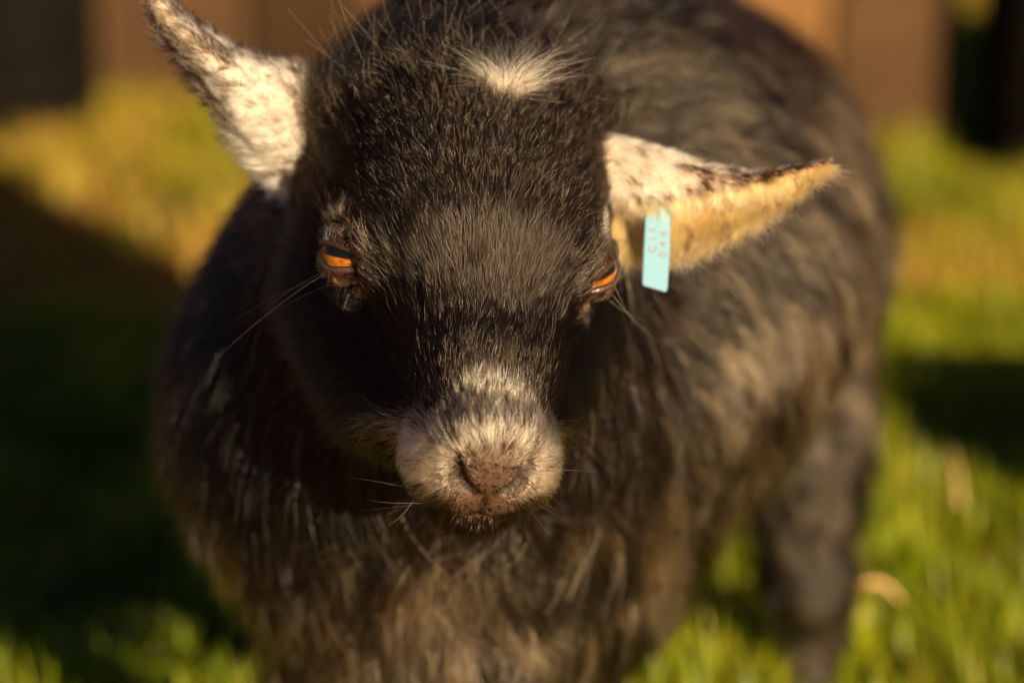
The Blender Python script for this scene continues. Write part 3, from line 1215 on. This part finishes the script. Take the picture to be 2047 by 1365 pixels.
o['label'] = 'pale cream forelock'
write_hair('crown_hair', [g1], m_hair, goat)

# ================= ears
NE = 26000
ear_groups = []
for E in EARS:
    s = E['s']
    NT, NPh = E['outer'].shape[:2]
    for side_name, surf, sign in (('outer', E['outer'], 1.0), ('inner', E['inner'], -1.0)):
        n = NE if not (s < 0 and side_name == 'inner') else 8000
        rng = np.random.default_rng(60 + int(s * 3 + sign))
        # area weighted sampling over the parameter grid
        aa = np.linalg.norm(np.cross(np.gradient(surf, axis=0), np.gradient(surf, axis=1)), axis=2)[:-1, :-1]
        cdf = np.cumsum(aa.ravel())
        ci_ = np.searchsorted(cdf, rng.uniform(0, cdf[-1], n))
        ti, pi = np.unravel_index(np.minimum(ci_, aa.size - 1), aa.shape)
        fu, fv = rng.uniform(0, 1, (2, n, 1))
        bil = lambda A: (A[ti, pi] * (1 - fu) + A[ti + 1, pi] * fu) * (1 - fv) + (A[ti, pi + 1] * (1 - fu) + A[ti + 1, pi + 1] * fu) * fv
        root = bil(surf)
        nor = nrm(bil(E['N'])) * sign
        T = E['T'][ti]
        W = E['W'][ti]
        tt = (ti + fu[:, 0]) / (NT - 1)
        ph = (pi + fv[:, 0]) / (NPh - 1)
        rim = np.maximum(sstep(0.10, 0.0, ph), sstep(0.90, 1.0, ph))
        dacross = bil(np.gradient(E['outer'], axis=1))
        outw = nrm(dacross) * np.sign(ph - 0.5)[:, None]
        if side_name == 'outer':
            fl = T * 0.9 + outw * (0.5 * np.abs(ph - 0.5) + 0.7 * rim)[:, None] - U_ * 0.25
            length = 0.0052 + 0.003 * (1 - tt) + 0.007 * sstep(0.90, 1.0, ph) * (1 - 0.6 * tt)
            sp = vnoise(root, 850, 71) * 0.72 + vnoise(root, 240, 72) * 0.28
            th = 0.76 - 0.25 * sstep(0.10, 0.60, tt) - 0.06 * sstep(0.25, 0.0, ph)
            if s > 0:
                th = th + 0.06 - 0.24 * sstep(0.5, 0.75, tt) * sstep(0.5, 0.1, ph)
            dark = sp + 0.05 * rng.normal(0, 1, n) > th - 0.06
            base = mixc(WHITE, CREAM, rng.uniform(0, 1, n))
            if s > 0:
                warm = sstep(0.3, 0.12, ph) * sstep(0.8, 0.3, tt)
                base = mixc(base, TAN * 1.5, warm * rng.uniform(0.0, 0.45, n))
            c_ = np.where(dark[:, None], BROWN * 0.8, base)
            lift = 0.20 + 0.3 * rim
        else:
            fl = T * 0.5 - U_ * 0.8 + outw * 0.6 * rim[:, None]
            length = 0.007 + 0.006 * sstep(0.30, 0.0, ph) + 0.006 * sstep(0.88, 1.0, ph)
            wv = vnoise(root, 130, 74)
            hollow = np.exp(-((ph - 0.62) / 0.16) ** 2)
            base = mixc(np.array([0.62, 0.38, 0.16]), np.array([0.40, 0.155, 0.035]), np.clip(hollow * 0.9 + (wv - 0.5) * 0.6, 0, 1))
            dark = vnoise(root, 420, 75) > 0.80 - 0.1 * tt
            c_ = np.where((dark & (rng.uniform(0, 1, n) < 0.6))[:, None], BROWN * 2, base)
            lift = 0.3 + 0.2 * rim
        ear_groups.append(make_hair('ear', root, nor, tangent(fl, nor), length, lift, c_, 0.00011, 0.25, clump=0.4,
                                    n_clump=2600, jitter=0.18, clump_jit=0.2, bend=0.15, seed=80 + int(s * 3 + sign)))
o = write_hair('ear_hair', ear_groups, m_hair_pale, goat)
o['label'] = 'white black-speckled ear hair with orange hollow'

# ================= body coat
NB = 170000
wgt = body_w * np.where(toward_cam < -0.4, 0.15, 1.0) * np.where(fcen[:, 2] < 0.10, 0.6, 1.0)
wgt = wgt * np.where(sdf_head(fq) < -0.004, 0.0, 1.0)
root, nor, fi = sample(body_v, body_f, VN, wgt, NB, 91)
q = to_head(root)
# from the head backwards, then down the sides
neckness = sstep(0.30, 0.10, np.linalg.norm(q - mm(0, -40, -20), axis=1))
fl = AXIS * 0.55 + np.array([0, 0, -0.75]) - SIDE * 0.12
fl = np.tile(fl, (NB, 1))
away = nrm(q - mm(0, 0, -20)) @ HM
fl = fl * (1 - neckness[:, None]) + (away * 0.8 + np.array([0, 0, -0.5])) * neckness[:, None]
top = sstep(0.5, 0.9, nor[:, 2])
fl = fl + top[:, None] * (AXIS * 0.8)
flow = tangent(fl, nor)
low = np.where(root[:, 1] > 1.52, sstep(0.24, 0.13, root[:, 2]), sstep(0.20, 0.14, root[:, 2]))
length = 0.025 - 0.009 * low + 0.006 * neckness
# grizzled: tan and black hairs in locks, blacker on the neck round the head and along the spine
cl = vnoise(root, 62, 95) * 0.40 + vnoise(root, 140, 96) * 0.60
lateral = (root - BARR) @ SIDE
grz = sstep(0.46, 0.60, cl) * 0.85 + 0.03
spine = sstep(0.55, 0.95, nor[:, 2])
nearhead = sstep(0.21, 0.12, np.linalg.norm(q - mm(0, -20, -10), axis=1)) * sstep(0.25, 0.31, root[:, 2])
left_shade = sstep(0.0, -0.10, lateral) * sstep(0.24, 0.32, root[:, 2]) * 0.92  # head and ear shadow on the left side, put into the coat colour
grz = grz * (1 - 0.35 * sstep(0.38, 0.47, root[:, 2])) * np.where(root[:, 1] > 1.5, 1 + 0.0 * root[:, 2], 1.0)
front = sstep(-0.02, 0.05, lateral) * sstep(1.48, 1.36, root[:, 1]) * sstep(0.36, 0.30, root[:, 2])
grz = np.clip(grz * (1 + 0.6 * front), 0, 0.9) * (1 - 0.65 * spine) * (1 - 0.85 * nearhead) * (1 - left_shade)
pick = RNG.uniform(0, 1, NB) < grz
col = np.where(pick[:, None], mixc(TAN * 0.62, np.array([0.15, 0.10, 0.058]), RNG.uniform(0, 1, NB)), mixc(BLACK, BROWN * 0.8, RNG.uniform(0, 1, NB) ** 3 * (1 - left_shade)))
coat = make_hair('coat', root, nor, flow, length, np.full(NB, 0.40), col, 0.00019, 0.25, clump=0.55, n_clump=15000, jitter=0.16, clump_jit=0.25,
                 bend=0.15, gravity=0.1, seed=92)
write_hair('body_hair', [coat], m_hair, goat)

# ================= whiskers and stray long hairs
wh = []
rngw = np.random.default_rng(101)


def stray(a_, b_, sag, r=0.00009):
    t = np.linspace(0, 1, 6)[:, None]
    return a_ * (1 - t) + b_ * t + sag * (4 * t * (1 - t))


for (x0, y0, x1, y1, sg) in ((648, 548, 428, 722, -10), (640, 556, 470, 640, -8), (655, 570, 500, 655, -6), (645, 545, 540, 610, -5),
                             (1225, 590, 1326, 690, 8), (1218, 600, 1290, 640, 6), (1228, 570, 1270, 650, 4)):
    dd = 1.13 if x0 < 900 else 1.15
    wh.append(stray(P(x0, y0, dd), P(x1, y1, dd + 0.005), U_ * sg * -0.0002))
for k_ in range(14):
    s = -1 if k_ % 2 else 1
    q0 = mm(s * rngw.uniform(12, 26), rngw.uniform(72, 96), rngw.uniform(-60, -40))
    dv = nrm(np.array([s * rngw.uniform(0.3, 1.0), rngw.uniform(-0.1, 0.3), rngw.uniform(-0.9, 0.1)]))
    ln = rngw.uniform(0.012, 0.026)
    wh.append(stray(from_head(q0), from_head(q0 + dv * ln), rngw.normal(0, 0.0008, 3)))
for k_ in range(60):
    q0 = mm(rngw.uniform(-50, 50), rngw.uniform(-75, -45), 45)
    dv = nrm(np.array([q0[0] * 12 + rngw.normal(0, .3), rngw.uniform(-0.5, 0.2), rngw.uniform(0.4, 1.0)]))
    base = from_head(q0)
    for it in range(8):
        base = base - sdf(base[None])[0] * 0.8 * HU
    wh.append(stray(base, base + (dv @ HM) * rngw.uniform(0.025, 0.045), rngw.normal(0, 0.0012, 3)))
wh = np.array(wh)
rad = np.tile(0.00007 * (1 - 0.7 * np.linspace(0, 1, 6)), (len(wh), 1))
wcol = mixc(np.array([0.10, 0.06, 0.03]), np.array([0.35, 0.24, 0.14]), rngw.uniform(0, 1, len(wh)))
write_hair('whisker', [(wh, rad, wcol)], m_hair, goat)

# =================================================================== EAR TAG
m_tag = mat('teal_plastic', (0.11, 0.255, 0.38), 0.5, 0.25)
m_ink = mat('faded_print', (0.17, 0.11, 0.05), 0.6, 0.3)
DT = 1.178
tag_root = bpy.data.objects.new('ear_tag', None)
tag_root.location = Vector(P(1314, 480, DT))
COL.objects.link(tag_root)
tag(tag_root, 'slim teal plastic ear tag with slanted end hanging from the drooping ear', 'ear tag')
corn = [(1291, 428), (1341, 412), (1339, 500), (1334, 578), (1331, 584), (1287, 571), (1284, 567), (1287, 500)]
NB_ = nrm(B_)
front = [P(x_, y_, DT) for x_, y_ in corn]
back = [p_ - NB_ * 0.0012 for p_ in front]
n = len(corn)
faces = [tuple(range(n)), tuple(range(2 * n - 1, n - 1, -1))] + [(i, i + n, (i + 1) % n + n, (i + 1) % n) for i in range(n)]
strip = new_mesh('strip', front + back, faces, m_tag, smooth=False, parent=tag_root)
import bmesh
bm = bmesh.new()
bm.from_mesh(strip.data)
bmesh.ops.recalc_face_normals(bm, faces=bm.faces)
bmesh.ops.bevel(bm, geom=list(bm.edges), offset=0.0003, segments=2, affect='EDGES')
bm.to_mesh(strip.data)
bm.free()
# stud through the ear
stud_v, stud_f = [], []
sc_ = P(1318, 412, DT + 0.006)
for (r_, h_) in ((0.0034, -0.006), (0.0036, 0.0), (0.0030, 0.0014), (0.0012, 0.0018)):
    for q_ in range(14):
        aa = 2 * math.pi * q_ / 14
        stud_v.append(sc_ + R_ * r_ * math.cos(aa) + U_ * r_ * math.sin(aa) + B_ * h_)
for k_ in range(3):
    for q_ in range(14):
        stud_f.append((k_ * 14 + q_, k_ * 14 + (q_ + 1) % 14, (k_ + 1) * 14 + (q_ + 1) % 14, (k_ + 1) * 14 + q_))
stud_f.append(tuple(range(42, 56)))
stud = new_mesh('stud', stud_v, stud_f, m_tag, parent=tag_root)


def lettering(txt, px, py, size):
    cu = bpy.data.curves.new('lettering', 'FONT')
    cu.body = txt
    cu.size = size
    cu.space_character = 1.9
    cu.offset = -0.00002
    tmp = bpy.data.objects.new('lettering', cu)
    COL.objects.link(tmp)
    dg = bpy.context.evaluated_depsgraph_get()
    me = bpy.data.meshes.new_from_object(tmp.evaluated_get(dg))
    bpy.data.objects.remove(tmp)
    o = bpy.data.objects.new('lettering', me)
    COL.objects.link(o)
    me.materials.clear()
    me.materials.append(m_ink)
    xa = nrm(U_ + R_ * 0.03)
    za = B_
    ya = np.cross(za, xa)
    o.matrix_world = Matrix(((xa[0], ya[0], za[0], 0), (xa[1], ya[1], za[1], 0), (xa[2], ya[2], za[2], 0), (0, 0, 0, 1)))
    e = o.matrix_world.to_euler()
    o.rotation_euler = e
    o.location = Vector(P(px, py, DT) + B_ * 0.00015)
    set_parent(o, strip)
    o.matrix_parent_inverse = Matrix.Identity(4)
    return o


strip_loc = strip.location
lettering('CIF', 1312, 506, 0.0046)
lettering('046', 1332, 515, 0.0046)

# =================================================================== STRAW
m_straw = mat('dry_straw', (0.44, 0.31, 0.13), 0.6, 0.3, ((0.34, 0.22, 0.09), 40.0), 0.1)


def straw(label, a_, b_, r=0.003):
    a_, b_ = np.asarray(a_), np.asarray(b_)
    d_ = nrm(b_ - a_)
    s_ = nrm(np.cross(d_, [0, 0, 1.0]))
    w_ = np.cross(s_, d_)
    v, f, n_, rows = [], [], 8, 7
    for k_ in range(rows):
        t = k_ / (rows - 1)
        c_ = a_ + (b_ - a_) * t + w_ * 0.01 * math.sin(t * 3)
        for q_ in range(n_):
            aa = 2 * math.pi * q_ / n_
            rr_ = r * (1 - 0.4 * t) * (1.25 if k_ in (2, 4) else 1.0)
            v.append(c_ + s_ * rr_ * math.cos(aa) + w_ * rr_ * math.sin(aa))
    for k_ in range(rows - 1):
        for q_ in range(n_):
            f.append((k_ * n_ + q_, k_ * n_ + (q_ + 1) % n_, (k_ + 1) * n_ + (q_ + 1) % n_, (k_ + 1) * n_ + q_))
    f += [tuple(range(n_ - 1, -1, -1)), tuple(range((rows - 1) * n_, rows * n_))]
    o_ = new_mesh('straw_stalk', v, f, m_straw, parent=None)
    return tag(o_, label, 'straw', 'dry straws in the grass')


straw('dry straw lying across the grass beside the hind leg', P(1690, 1180, 1.72), P(1800, 1205, 1.72), 0.0024)
straw('dry straw standing up out of the grass beyond the hind leg', P(1920, 1010, 1.95), P(1890, 890, 2.0), 0.0022)

# =================================================================== TROUGH, unseen, added only to cast a shadow band across the grass
trough = bpy.data.objects.new('shadow_trough', None)
trough.location = (0.88, 1.63, 0.0)
COL.objects.link(trough)
tag(trough, 'unseen low wooden trough on four legs, added to cast the shadow band on the grass', 'trough')
trz = -0.06


def trough_part(name, size, loc, rx=0.0):
    o_ = bpy.data.objects.new(name, bevel_box(name, size, m_plank, 0.004))
    COL.objects.link(o_)
    o_.location = (0.88 + loc[0] * math.cos(trz) - loc[1] * math.sin(trz), 1.63 + loc[0] * math.sin(trz) + loc[1] * math.cos(trz), loc[2])
    o_.rotation_euler = (rx, 0, trz)
    set_parent(o_, trough)


trough_part('bottom_board', (0.60, 0.14, 0.018), (0, 0, 0.09))
trough_part('side_board', (0.60, 0.016, 0.11), (0, -0.078, 0.092), 0.15)
trough_part('side_board', (0.60, 0.016, 0.11), (0, 0.078, 0.092), -0.15)
trough_part('end_board', (0.016, 0.15, 0.10), (-0.29, 0, 0.109))
trough_part('end_board', (0.016, 0.15, 0.10), (0.29, 0, 0.109))
for lx in (-0.24, 0.24):
    for ly in (-0.05, 0.05):
        trough_part('leg', (0.03, 0.03, 0.11), (lx, ly, -0.021))
